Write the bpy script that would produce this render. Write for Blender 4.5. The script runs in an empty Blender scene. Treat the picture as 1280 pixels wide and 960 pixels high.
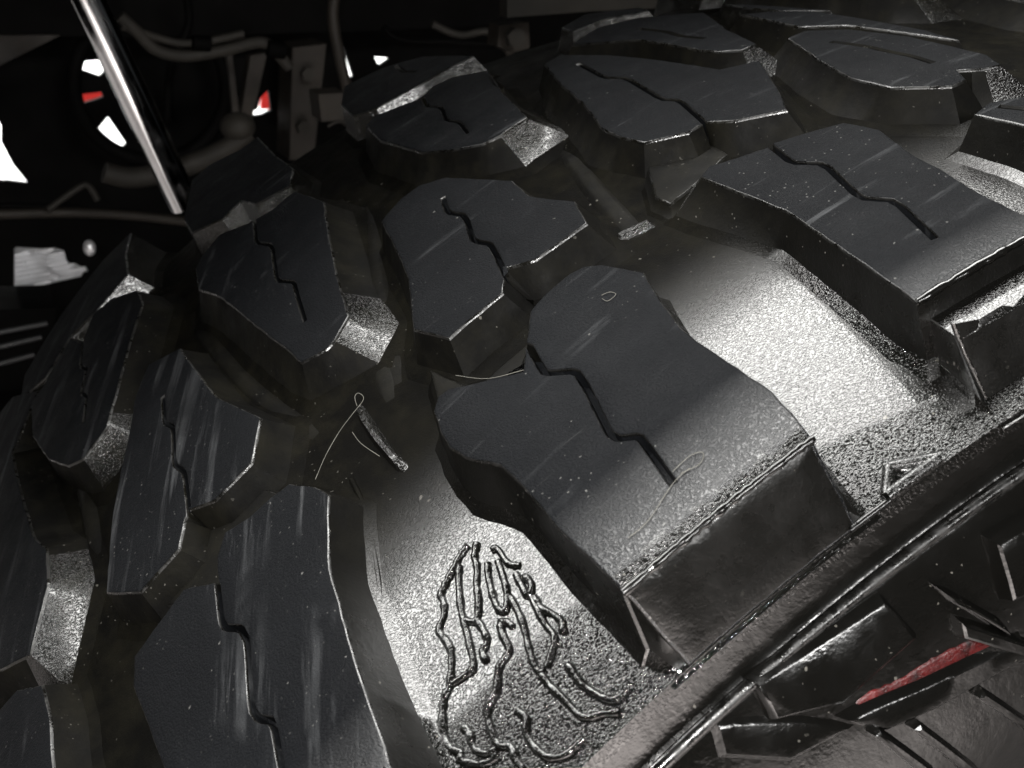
import bpy, bmesh, math, random
from mathutils import Vector, Matrix
from mathutils.geometry import delaunay_2d_cdt

# ------------------------------------------------------------------ camera, light, exposure
SC = bpy.context.scene
COL = SC.collection
R = 0.42            # tyre radius, metres
RC = 1.4697         # crown radius across the tread
PHI = 0.55168       # the tyre's own angle about its axle

cam_d = bpy.data.cameras.new('camera')
cam = bpy.data.objects.new('camera', cam_d)
COL.objects.link(cam)
_r = Vector((0.422749, 0.906247, 0.0)); _d = Vector((0.355697, -0.165927, -0.919754)); _f = Vector((-0.833524, 0.388825, -0.392495))
cam.matrix_world = Matrix(((_r.x, -_d.x, -_f.x, 0.33012), (_r.y, -_d.y, -_f.y, -0.31959), (_r.z, -_d.z, -_f.z, 0.46154), (0, 0, 0, 1)))
cam_d.sensor_width = 36.0
cam_d.lens = 1533.55 / 1280 * 36
cam_d.clip_start = 0.01
cam_d.clip_end = 60
cam_d.dof.use_dof = True
cam_d.dof.focus_distance = 0.29
cam_d.dof.aperture_fstop = 34
SC.camera = cam

W = bpy.data.worlds.new('World')
SC.world = W
W.use_nodes = True
W.node_tree.nodes['Background'].inputs[0].default_value = (0.95, 1.0, 1.05, 1)
W.node_tree.nodes['Background'].inputs[1].default_value = 0.02

def area(name, loc, target, sx, sy, power, col=(1, 1, 1)):
    l = bpy.data.lights.new(name, 'AREA')
    l.shape = 'RECTANGLE'; l.size = sx; l.size_y = sy; l.energy = power; l.color = col
    o = bpy.data.objects.new(name, l)
    COL.objects.link(o)
    o.location = loc
    o.rotation_euler = (Vector(target) - Vector(loc)).to_track_quat('-Z', 'Y').to_euler()
    return o

# one long workshop lamp over the car, the phone's own flash beside the lens, an added lamp for the ground outside, another for the wall behind
key = area('ceiling_lamp', (-0.60, -0.62, 1.50), (-0.60, -0.62, 0.0), 0.62, 2.3, 62, (1.0, 0.99, 0.96))
key.rotation_euler = (0, 0, math.radians(-14))
area('phone_flash', (0.345, -0.345, 0.475), (0.10, 0.0, 0.34), 0.012, 0.012, 1.4, (1.0, 0.98, 0.95))
out = area('ground_fill', (1.7, -0.5, 2.2), (1.7, -0.5, 0), 0.4, 0.4, 190, (1.0, 0.98, 0.95))  # unseen lamp, added so the rubber and rod reflect a lit ground
out.data.spread = math.radians(60)
area('back_lamp', (-1.6, 0.2, 0.9), (-2.6, 0.3, 0.2), 0.5, 0.5, 120, (1.0, 1.0, 1.0))
area('bay_lamp', (3.0, 0.10, 1.70), (0.0, 0.0, 0.35), 1.2, 0.35, 45, (1.0, 0.99, 0.97))

SC.view_settings.view_transform = 'Standard'
SC.view_settings.look = 'None'
SC.view_settings.gamma = 1.0
SC.view_settings.exposure = 0.0
SC.view_settings.use_curve_mapping = False

# ------------------------------------------------------------------ measured outlines (millimetres: along the tread, across the tread)
XL = {'plates':(((-6.3,71.8),(-1.9,90.5),(16.2,88.7),(25.4,86.2),(41.5,86),(41,94),(22.1,98.3),(4.8,104.2),(-9.1,95.9),(-10.4,84.8)),((-95.6,62.8),(-81.1,63.5),(-73.7,54.5),(-57.9,58),(-53.9,68.8),(-64,73.8),(-72.9,75.8),(-84.5,77.2)),((78.3,47.4),(95.5,52.9),(94.5,63.7),(78.6,70.2),(69.6,72.4),(69.2,65.5))),'lines':(((18.66,-42.23),(6.27,-0.21),(-4.55,31),(-14.2,61.25)),((-48.32,-68.98),(-47.02,-0.15),(-38.93,53.86)),((-43.67,-55),(-36.33,-2.98),(-32.75,46.2)),((16.07,-62.19),(1.74,-10.04),(-11.19,38.05),(-18.35,64.75)),((77.31,-4.26),(64.79,39.46),(58.83,71.76)),((-108.23,-74.22),(-109.69,-16.54),(-113.48,23.66))),'ties':(((-5.77,69.74),(7.21,72.21),(21.13,72.61),(34.14,70.18)),((76.48,44.86),(90.4,44.57),(104.55,42.2)),((-86.04,50.24),(-75.51,47.02),(-64.69,49.11)),((-36.46,78.27),(-43.15,72.52),(-46.9,62.4)))}
LUGS = {'N1':{'p':((-11.3,169.9),(-11.8,149.6),(-11.1,137.8),(-11,130.3),(-11.1,125,5),(-15.5,115.6,5),(-16.3,109.4),(-15.4,103.2),(-13.4,95.5),(-10.3,91.9),(-6.9,92.3,11),(-0.9,98,12),(7.2,104.7,13),(16.6,91.9,4),(19.5,87.8,3),(25.2,85.8,2.5),(33.2,84.4,2),(37,85.6,2),(39.9,89.3,2),(44.3,101.4,1),(41.8,108.7,0.8),(37.5,125.5,0.6),(37.3,131.8,0.6),(37.6,156.3,0.6),(34.7,175.1,0.6)),'s':({'o':'s','p':((12.9,98.3),(11.2,105),(10.2,110.6),(15,116.4),(13.8,122.6),(9.3,138.2),(9.6,141.1),(12.8,144.2),(12.1,148.8),(10,159.7))},),'E':171},'N2':{'p':((72.5,159.5),(73.4,152.3),(78.4,109.7),(76.3,78.8,9),(81,76,11),(88.4,79.1,12),(95.1,81.2,12),(96.7,80.7,4),(98.8,80.8,3),(115.2,86.3),(117.4,97.1),(112.4,115.1),(111.6,123.7),(109,138.2),(107.5,153.2)),'s':({'o':'s','p':((96.5,80.3),(93.5,93.4),(97.6,100.4),(91.8,119.9),(95.6,126.8),(90.2,144.7))},),'E':158},'N0':{'p':((-106.3,115.5),(-106.4,86.6),(-103.2,78.8),(-84.3,75.7),(-76.2,84.4),(-73.5,77.5),(-68.6,72.3),(-61.6,75.3),(-55,76.2),(-49.5,77.4),(-44.6,86.1),(-43.2,92.2),(-52.4,111.6),(-55.6,125.8),(-58.4,138),(-62.4,158.9),(-64.2,168.8)),'s':({'o':'s','p':((-76.1,84.7),(-79.4,96.3),(-79.3,99.3),(-76.2,103.7),(-76.2,108.3),(-82.3,124.7),(-81.9,128.4),(-79.4,132.1),(-82.6,144.2))},),'E':166},'N3':{'p':((133.9,137.9),(139.2,121.3),(136.9,107.9),(144,105.1),(152.8,107.9),(157.7,118.1),(150.4,142.6)),'s':({'o':'h','p':((143.9,109.1),(147.1,116),(147,125.7))},),'E':171},'M1':{'p':((-166.1,65.3),(-176.6,23.1),(-160.2,32.9),(-148.8,37.8),(-141.5,39.8),(-132.1,50.4),(-132.1,64.3),(-135.1,80.2),(-134.5,107.8)),'s':(),'E':171},'C1':{'p':((14.3,-0.2),(23.9,-5.8),(31,-6.2),(37.9,-0.2),(47.7,26.7),(46.2,40.6),(51.6,57),(47.7,69.7),(31.3,70.8),(24.6,65.9),(18.9,74.5),(1.4,76.1),(-2.8,62.7),(6.1,40.1),(8.9,29.2),(11.7,14.5)),'s':({'o':'e','p':((31.7,10.8),(28.9,19.5),(28.8,22.8),(30.4,27.9),(29.5,32.9),(26,43),(26.2,46.3),(27.7,50.8),(26.2,57.5),(22.9,69.1))},),'E':None},'C0':{'p':((-104.9,47.9),(-100.7,37.2),(-94.6,20),(-87.9,6.4),(-79.1,-11.6),(-75.2,-22.9),(-66,-35.4),(-54.6,-25.4),(-52.8,18.2),(-45.9,45.2),(-54.1,58.8),(-67.2,58.8),(-74,52.7),(-76.2,54.3),(-81.1,61.9),(-95.5,61.5)),'s':({'o':'e','p':((-66.4,-8.4),(-69.5,5.8),(-67.7,12),(-72.3,28.8),(-70.7,36.5),(-74.6,53.8))},),'E':None},'C2':{'p':((98.6,-49.3),(106.5,-52.4),(113.2,-30.1),(117.9,-2.6),(121.2,23.3),(131.8,28.3),(118.4,56.4),(112,67.5),(100.7,60.5),(95.6,53.2),(89.4,54.3),(79.3,47.4),(77.8,37.4,6),(78,26.9,8.5),(84.7,4.6,8.8),(90.4,-21.8,8.8)),'s':({'o':'e','p':((103.8,-34.2),(100,-9.2),(103.1,-1.3),(98.4,27),(100.6,32.9),(95.3,53.6))},),'E':None},'C3':{'p':((150,17,8),(157.9,14.8),(166.4,25.8),(170.7,47.1),(170.7,77.6),(166.7,86.5,9.5),(161.6,85.9,9.5),(156.3,81.7),(152.5,89.2),(146.8,89.9),(137.1,78.7),(135.7,63.7,8),(140.8,44.6,8.5)),'s':({'o':'h','p':((154.1,33),(156.5,46.1),(156.3,51.4),(157.3,63.4),(156.5,72))},),'E':None},'CM':{'p':((-122,16.8,11),(-134,34.5,11),(-146.4,23.9),(-169.1,-4.7),(-188.1,-114.2),(-160.6,-164.8),(-137.4,-124.7),(-127.9,-87.3,8.5),(-126.4,-60.8,8.5),(-123.2,-12.9,8.5),(-119.4,-0.7,8.5)),'s':(),'E':None},'D1':{'p':((-36.6,-71.9),(-33.2,-77.1),(-22.7,-83.1),(-13,-71.7),(-4.4,-66.8),(5.7,-68.8),(8.9,-41.9,7),(0.3,-11.9,8.5),(-7.5,17.4,8.5),(-11.7,35.2,12),(-18.8,41,12),(-21.6,41.8,6),(-29.5,38.2,6),(-29.7,30.7,8.8),(-33.2,-4,8.8),(-35.8,-34.4,8.8),(-40.1,-53.1,8)),'s':({'o':'s','p':((-10.7,-71.3),(-16,-50.5),(-12.9,-39),(-18.8,-15.7),(-18.9,-11.7),(-16,-4.3),(-18.3,6.3),(-21.2,21.1))},),'E':None},'D2':{'p':((41.3,-86.1),(47.4,-90.9),(63.6,-80.3),(70.2,-87.3),(78.3,-86.5),(87.5,-73.2),(77.8,-39.6),(71.3,-8.4,12),(60.2,-6,12),(54.2,-7.3,5),(47.5,-16.1,5),(41.3,-27.9,7.5),(38.2,-60.5,7.5)),'s':({'o':'s','p':((63.8,-82.3),(60.1,-68.3),(61.8,-57.7),(57.2,-43.3),(58.7,-35),(55.9,-21.6))},{'o':'h','p':((84.4,-63.6),(81.5,-54.7),(79.8,-45.1))}),'E':None},'D0':{'p':((-91,-126.6),(-86.2,-106.4),(-78.5,-125.3),(-68.6,-120.3),(-58,-101.6),(-58.6,-84.6,8),(-69.3,-62.2,8.5),(-79.1,-40.3,8.5),(-86.9,-24.6,9.5),(-98.5,-22.4,9.5),(-104.6,-28.8),(-111.5,-47.3),(-116.8,-79),(-115.7,-108.8),(-106.1,-111.5)),'s':({'o':'s','p':((-86,-108),(-89.6,-87.7),(-87.4,-79.6),(-92.2,-65.4),(-90.3,-59),(-94.3,-44.2))},),'E':None},'D3':{'p':((114.3,-59.1),(131.3,-69.9),(145,-64.4),(159.2,-42.8),(147.5,-11.4),(141.6,13.1,9.5),(135.4,14.4,9.5),(130.8,7.9),(129.2,0.5),(127.5,-33.3)),'s':({'o':'h','p':((135.4,-46.5),(136.7,-30.2),(135.4,-20.7),(137.1,-9.2))},),'E':None},'D4':{'p':((161.9,-25),(169.3,-19.5),(176.5,-7.5),(178,16.5),(178.4,46.2),(176.3,61.3),(172.9,42.2),(169.5,21.3),(160.4,9.5)),'s':(),'E':None},'E1':{'p':((6.7,-169.7),(15.9,-170.3),(12.9,-127.8),(12.2,-91.5),(6,-76.6),(-6.8,-84),(-9.6,-99.5),(-18.9,-95.8),(-30.4,-108.7),(-29.8,-131.8),(-16.6,-181.6),(-6.3,-185.5)),'s':(),'E':None},'E2':{'p':((57.5,-163.8),(75.7,-159.9),(88.5,-142.7),(94.7,-103),(82.9,-101.6),(69.7,-98.9),(50.8,-99.3),(43.1,-107.5),(46.9,-134.8)),'s':({'o':'h','p':((78.1,-150.5),(74.6,-130.5),(76.7,-121.5))},),'E':None},'E0':{'p':((-67.8,-184.2),(-50.8,-187.2),(-56.7,-157.2),(-58.9,-129.1),(-77.6,-125.1),(-90.9,-128.4),(-106.7,-116.8),(-121.6,-127.2),(-118.7,-149.6),(-95,-170.6)),'s':(),'E':None},'E3':{'p':((127.2,-90.9),(142.6,-101.6),(156.6,-82.5),(153.9,-71),(141.5,-80.4),(124.1,-76.6)),'s':(),'E':None},'E4':{'p':((171.3,-48.5),(175.1,-32.2),(180.5,-0.3),(172,-16.5),(170,-34.3)),'s':(),'E':None},'DM':{'p':((-138.9,-204),(-116.2,-142.9),(-108.8,-112.8),(-114.7,-110.7),(-129.6,-107.2),(-160.6,-164.8)),'s':(),'E':None}}
EMB = (((-27.31,123.11),(-30.06,123.78),(-32.36,124.92),(-35.6,126.33),(-38.61,127.93),(-39.21,129.93),(-40.84,132.49),(-43.73,134.44),(-43.87,137.61),(-44.68,140.79),(-48.81,145.85),(-50.94,146.69),(-53.91,149.61),(-55.59,152.26),(-56.62,155.44),(-55.37,158.01),(-56.09,159.35),(-54.09,162.22),(-51.75,163.73),(-49.77,163.94)),((-31.63,125.76),(-33.58,128.16),(-37.34,134.59),(-38.54,137.51),(-40.4,142.07),(-42.76,146.67),(-45.37,146.69),(-48.23,146.06)),((-25.46,124.3),(-27.71,126.47),(-29.09,129.54),(-31.67,132.97),(-33.13,135.72),(-36.18,139.19),(-38.27,137.14)),((-36.1,139.28),(-36.56,142.87),(-37.57,144.99),(-39.32,145.54),(-40.04,147.9)),((-26.69,130.4),(-28.64,133.64),(-30.63,138.4),(-31.2,141.14),(-30.17,142.21),(-27.52,139.18),(-26,135.64),(-24.66,131.75)),((-24.24,128.53),(-23.02,129.44),(-23.37,134.07),(-21.81,136.47)),((-27.64,140.32),(-28.49,144.78),(-29.89,148.89),(-31.67,152.47),(-33.16,156.92),(-32.31,158.46)),((-31.2,146.39),(-31.73,144.25),(-32.72,143.63),(-34.02,146.27),(-35.03,149.89),(-38.65,150.8),(-42.01,154.1),(-45.7,155.52),(-47.52,158.65),(-48.52,162.45),(-46.83,164.68),(-47.6,167.23),(-47.54,169.2)),((-23.59,137.37),(-24.51,141.51),(-24.77,143.74),(-22.58,141.85),(-22.72,139.15)),((-24.36,144.15),(-25.86,150.61),(-26.34,154.71),(-31.25,158.04)),((-23.96,144.57),(-24.34,147.81),(-23.23,150.9),(-23.09,153.35),(-24.48,155.03)),((-33.07,158.09),(-33.18,161.17),(-32.81,165.64),(-32.23,170.48),(-28.7,172.67),(-26.27,174.5)),((-27.78,160.63),(-28.24,164.41),(-28.1,166.24),(-27.16,169.46),(-25.92,171.89),(-23.75,172.52),(-22,172.11)),((-41.38,160.35),(-40.95,162.81),(-42.87,165.04),(-43.19,168.67),(-42.19,171.48),(-39.56,173.2),(-36.37,173.51),(-34.62,173.48)),((-51.83,154.51),(-51.74,156.69),(-52.69,159.2),(-51.63,161.87),(-49.34,163.01)))
RIBS = {'ej1':((-25.72,56.83),(-27.05,72.65),(-27.24,83.43),(-27,91.15)),'ej2':((53.59,67.95),(64.39,70.39)),'mark':((47.46,174.88),(56.29,184.59),(47.57,184.11),(42.33,182.2)),'fl1':((33.92,180.3),(31.82,184.2),(42.27,186.05),(53.67,187.45))}
LINES = {'inner':((-38.43,79.57),(-40.35,92.62),(-45.27,106.95),(-52.01,122.86),(-57.56,137.59),(-59.84,144.7)),'n1':((-18.1,92.42),(-20.36,104.64),(-20.5,118.05),(-18.7,132.21),(-16.44,144.16))}
SW = {'pad':((-1.84,380.56),(29.6,377.33),(31.69,367.49),(10.41,366.83),(-3.41,373.35)),'hole':((32.53,377.12),(37.21,375.54),(41.25,366.03),(44.18,363.23),(36.55,362.22),(30.9,368.01)),'arm':((41.75,372.37),(51.61,357.77),(51.8,355.57),(43.8,368.22)),'arm2':((42.54,364.2),(56.72,349.13),(55.7,346.5),(41.57,361.05)),'band':((8.87,363.26),(28.69,357.5),(54.83,351.65),(55.7,346.5),(27.61,351.9),(15.32,355.7)),'reflection':((10.08,362.86),(15.52,363.39),(23.98,361.29),(31.74,360.25),(41.23,358.48),(49.95,357.2),(49.24,352.85),(40.01,353.22),(31.16,354.54),(24.53,355.18),(15.63,357.12)),'low1':((-13.47,379.39),(1.21,368.15),(9.18,360.36),(-5.76,363.89),(-16.42,373.78)),'p2':((-21.48,374.44),(-16.42,373.78),(-14.05,371.13),(-17.33,369.28)),'wedge':((57.75,373.56),(68.74,372.99),(61.74,360.39),(55.56,361.96)),'fina':((12.28,356.49),(13.91,356.7),(20.74,338.83),(18.16,338.92)),'finb':((21,351.35),(22.8,351.23),(31.9,329.27),(29.05,329.17)),'finc':((39,346.74),(40.78,347.23),(52.62,326.36),(51,324.68)),'lowline':((-28.67,381.25),(-16.84,376.05)),'end':((56.72,349.13),(29.42,350.44),(14.85,354.91),(5.57,355.73))}
BG = {'panel':((-460.1,614.9),(1019.2,644.1),(1313.6,-276.7),(488.4,-586),(-659.2,-201.1)),'holes':(((-205.2,310.1),(-188.7,310.4),(-188.1,300.6),(-191.6,297.6),(-205.4,303.7)),((-208.7,283.8),(-192,284.6),(-191.2,280.6),(-198.5,278.5),(-207.7,276.6)),((-205.3,261.2),(-199.8,253.4),(-189.5,263.9),(-177.3,239.9),(-184.7,233.8),(-187.9,229.3),(-197.2,238.3)),((-282.5,288),(-273.1,262.9),(-275.1,250),(-269.3,231.7),(-259.9,214.6),(-276.2,218.4),(-299.4,219.4)),((10.2,306.4),(19.3,308.7),(26.8,282.3),(13.8,278.9),(16.6,287.2)),((47.3,298.6),(62.5,296.3),(51.5,290.6)),((-62.7,259.9),(-59,270.1),(-51.4,276.5),(-50.6,258.3),(-58.8,255.4),(-70.3,254.3),(-72.8,258.6)),((-163.8,224.2),(-159.1,224.5),(-157.6,219.4),(-162.5,218.5))),'red':(((-140.7,180.9),(-87.3,177.2),(-92.1,138.5),(-145.8,142.7)),((123.5,157),(146.4,155.4),(143.5,117.8),(120.5,119.6)),((-136.7,130.8),(-112.6,98.2),(-89.3,70.8),(-98.2,53),(-141.8,91.7))),'rod':((-247.2,413.4),(-205.9,289.9)),'rodbody':((-254.9,442.5),(-247.2,413.4)),'plate':((-301.3,353),(-232,349.8),(-307.1,317.8)),'beam':((-327.9,449.2),(243.8,445.9),(145.4,329.8),(33,330.2),(-151.4,335),(-346.6,346.7)),'hose':((-197.6,366.1),(-187.4,355.2),(-176.6,343),(-158.3,337.7),(-133.3,339.4),(-104.7,343.8),(-93.8,336.5),(-84.8,324.8)),'hose2':((-196.9,359.8),(-176.6,351.4),(-158.2,346.1),(-137.6,347.1),(-115.9,350.3)),'brace':((-113.8,328.3),(-109.6,328),(-107.9,277.4),(-112.6,274.1)),'brace2':((-93.5,323.4),(-80.2,325),(-96.3,274.7),(-106,271.7),(-103.9,281.5)),'column':((-51.7,323.2),(-23.7,324.8),(-40.5,231.6),(-60.8,233.5)),'arm':((-226.5,274.3),(-211.9,269.1),(-193.7,269.4),(-169.5,274.1),(-144.4,282.6),(-129.9,292.1)),'armknob':((-136.7,296.5),),'pipe':((-348,259.9),(-293.3,253.6),(-254.7,250.2),(-214.9,244),(-168.2,233)),'pipe2':((-347.6,261.1),(-291.8,254.4),(-242.6,247.7)),'ring':((-158.6,294.4),(-98.9,290.2)),'boot':((-246.7,239),(-241.9,238.4)),'foil':((-288.3,229),(-273.8,227.7),(-258.2,224.6),(-257.4,215.7),(-244,209.4),(-252.9,204),(-277.3,202.9),(-292.6,200.7)),'fins':(((-359.3,199.8),(-279.8,204.2)),((-361.4,188.1),(-284.1,196.1)),((-363.5,176.3),(-289.8,185.6))),'casing':((-389.4,219.1),(-272.2,206.4),(-283.9,157.3),(-401.2,157.8)),'lip':((-28.5,404.3),(80.9,400.5),(71.1,383.2),(24,383.6),(-28.5,382.7)),'clamp':((-15.2,373.5),(3.9,374.3),(4.5,359.7),(-7,357.6),(-16.3,361.8)),'trim':((-29.8,355.8),(-23,349),(-6.6,344.8),(17.6,343.5),(53.6,339.2)),'block':((-119.8,338.6),(-103.6,338.3),(-102.5,322.6),(-118.8,323)),'curl':((-133,332.2),(-126.7,334.3),(-121.6,330.4),(-117.7,319.4),(-115.5,310.5))}
FIB = (((-43.7,84.6),(-38.5,80.3),(-32.5,76.7),(-28,75),(-23.3,73.2),(-23.2,69.6),(-24.5,69.8),(-25.5,73.5)),((-3.9,90.6),(0.6,99.5),(7.5,105.3)),((11.6,157.6),(16.3,157.2),(18.4,158.6),(16.3,160.3),(12.4,159.2)),((-3.5,163.2),(1.5,163.1),(9.8,160),(14.4,159.6)),((-30.3,80.7),(-30.4,86.6),(-29,95.3)),((33,100.1),(34.8,100.9),(35.2,103),(32.7,103.3),(32.4,101.3)))

# ------------------------------------------------------------------ helpers
def tag(o, label=None, cat=None, group=None, kind=None):
    if label: o['label'] = label
    if cat: o['category'] = cat
    if group: o['group'] = group
    if kind: o['kind'] = kind
    return o

def empty(name, loc=(0, 0, 0), parent=None):
    o = bpy.data.objects.new(name, None)
    o.empty_display_size = 0.05
    COL.objects.link(o)
    o.location = loc
    if parent: o.parent = parent
    return o

def link(name, bm, mats, parent=None, angle=35, smooth=True):
    me = bpy.data.meshes.new(name)
    bm.normal_update()
    bm.to_mesh(me); bm.free()
    for m in (mats if isinstance(mats, (list, tuple)) else [mats]): me.materials.append(m)
    if smooth:
        me.shade_smooth()
        me.set_sharp_from_angle(angle=math.radians(angle))
    o = bpy.data.objects.new(name, me)
    COL.objects.link(o)
    if parent: o.parent = parent
    return o

# tyre surfaces -----------------------------------------------------------------
FACE_X, FACE_R = 177.0, 390.2          # foot of the shoulder face
def crown_r(v): return 420 - (v * v) / (2 * 1469.7)
def outer2(v, E):
    """(x, r) in mm of the lug surface at lateral position v, E = shoulder edge."""
    if E is None or v <= E - 4: return (v, crown_r(v))
    c = Vector((E, crown_r(E) - 0.4)); fdir = Vector((FACE_X, FACE_R)) - c; L = fdir.length; fdir /= L
    w = v - E
    if w >= 4: p = c + fdir * w; return (p.x, p.y)
    a = Vector((E - 4, crown_r(E - 4))); b = c + fdir * 1.6
    t = (w + 4) / 5.6
    k = a * (1 - t) ** 2 + c * 2 * t * (1 - t) + b * t * t
    return (k.x, k.y)
def face_len(E): return (Vector((FACE_X, FACE_R)) - Vector((E, crown_r(E) - 0.4))).length
DROP = [0.0]
def outer(a, v, E, h=0.0):
    h -= DROP[0]
    x, r = outer2(v, E)
    x1, r1 = outer2(v + 0.4, E); x0, r0 = outer2(v - 0.4, E)
    t = Vector((x1 - x0, r1 - r0)).normalized()
    x += -t.y * h; r += t.x * h
    th = a / 420.0
    return Vector((x * 1e-3, r * 1e-3 * math.sin(th), r * 1e-3 * math.cos(th)))
def floor_r(x):
    ax = abs(x)
    return 420 - ax * ax / (2 * 1469.7) - 10 - (max(0, (ax - 80) / 102.0) ** 2) * 9.7
def floorp(a, x, h=0.0):
    th = a / 420.0; r = (floor_r(x) + h) * 1e-3
    return Vector((x * 1e-3, r * math.sin(th), r * math.cos(th)))
SIDE = [(180.2, 379.6), (181.0, 378), (182.0, 375), (185.0, 366), (188.0, 354), (190, 335), (188, 315), (182, 295), (172, 278), (160, 268)]
def side_x(r):
    for (x0, r0), (x1, r1) in zip(SIDE, SIDE[1:]):
        if r1 <= r <= r0: return x0 + (x1 - x0) * (r0 - r) / (r0 - r1)
    return SIDE[0][0] if r > SIDE[0][1] else SIDE[-1][0]
def sidep(a, r, h=0.0):
    th = a / 420.0
    return Vector(((side_x(r) + h) * 1e-3, r * 1e-3 * math.sin(th), r * 1e-3 * math.cos(th)))

# polygons ------------------------------------------------------------------------
def area2(p): return 0.5 * sum(a[0] * b[1] - b[0] * a[1] for a, b in zip(p, p[1:] + p[:1]))
def inside(q, p):
    r = False; n = len(p)
    for i in range(n):
        x0, y0 = p[i][:2]; x1, y1 = p[i - 1][:2]
        if (y0 > q[1]) != (y1 > q[1]) and q[0] < (x1 - x0) * (q[1] - y0) / (y1 - y0) + x0: r = not r
    return r
def seg_d(q, p):
    m = 1e9; n = len(p)
    for i in range(n):
        ax, ay = p[i - 1][:2]; bx, by = p[i][:2]
        dx, dy = bx - ax, by - ay; L = dx * dx + dy * dy or 1e-9
        t = max(0, min(1, ((q[0] - ax) * dx + (q[1] - ay) * dy) / L))
        m = min(m, math.hypot(q[0] - ax - t * dx, q[1] - ay - t * dy))
    return m
def refine(p, step):
    o = []
    for i, a in enumerate(p):
        b = p[(i + 1) % len(p)]
        n = max(1, int(math.hypot(b[0] - a[0], b[1] - a[1]) / step + .5))
        for k in range(n):
            t = k / n
            o.append([a[0] + (b[0] - a[0]) * t, a[1] + (b[1] - a[1]) * t] + [a[j] + (b[j] - a[j]) * t for j in range(2, len(a))])
    return o
def offset(p, ds):
    """outward offset (p counter-clockwise) by ds[i]"""
    n = len(p); o = []
    for i in range(n):
        a, b, c = p[i - 1], p[i], p[(i + 1) % n]
        e0 = Vector((b[0] - a[0], b[1] - a[1])); e1 = Vector((c[0] - b[0], c[1] - b[1]))
        if e0.length < 1e-6: e0 = e1
        if e1.length < 1e-6: e1 = e0
        e0.normalize(); e1.normalize()
        m = Vector((e0.y + e1.y, -e0.x - e1.x))
        if m.length < 1e-3: m = Vector((e0.y, -e0.x))
        m.normalize()
        k = 1 / max(0.6, m.x * e0.y - m.y * e0.x)
        o.append((b[0] + m.x * ds[i] * k, b[1] + m.y * ds[i] * k))
    return o
def chaikin(p):
    o = [p[0]]
    for a, b in zip(p, p[1:]): o += [a + (b - a) * .13, a + (b - a) * .87]
    return o + [p[-1]]
def ribbon(pl, w):
    n = len(pl); L = []; Rr = []
    for i in range(n):
        d0 = Vector((pl[i][0] - pl[max(0, i - 1)][0], pl[i][1] - pl[max(0, i - 1)][1]))
        d1 = Vector((pl[min(n - 1, i + 1)][0] - pl[i][0], pl[min(n - 1, i + 1)][1] - pl[i][1]))
        d = (d0.normalized() if d0.length else Vector((0, 0))) + (d1.normalized() if d1.length else Vector((0, 0)))
        d.normalize(); nn = Vector((-d.y, d.x)) * w / 2
        L.append((pl[i][0] + nn.x, pl[i][1] + nn.y)); Rr.append((pl[i][0] - nn.x, pl[i][1] - nn.y))
    return L, Rr
def cdt(outline, holes, pts):
    vs = []; es = []
    for lp in [outline] + holes:
        b = len(vs); n = len(lp)
        vs += [Vector((q[0], q[1])) for q in lp]
        es += [(b + i, b + (i + 1) % n) for i in range(n)]
    vs += [Vector(q) for q in pts]
    r = delaunay_2d_cdt(vs, es, [], 1, 1e-5)
    out = []
    for f in r[2]:
        c = (sum(r[0][i].x for i in f) / len(f), sum(r[0][i].y for i in f) / len(f))
        if inside(c, outline) and not any(inside(c, h) for h in holes): out.append(f)
    return r[0], out

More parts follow.
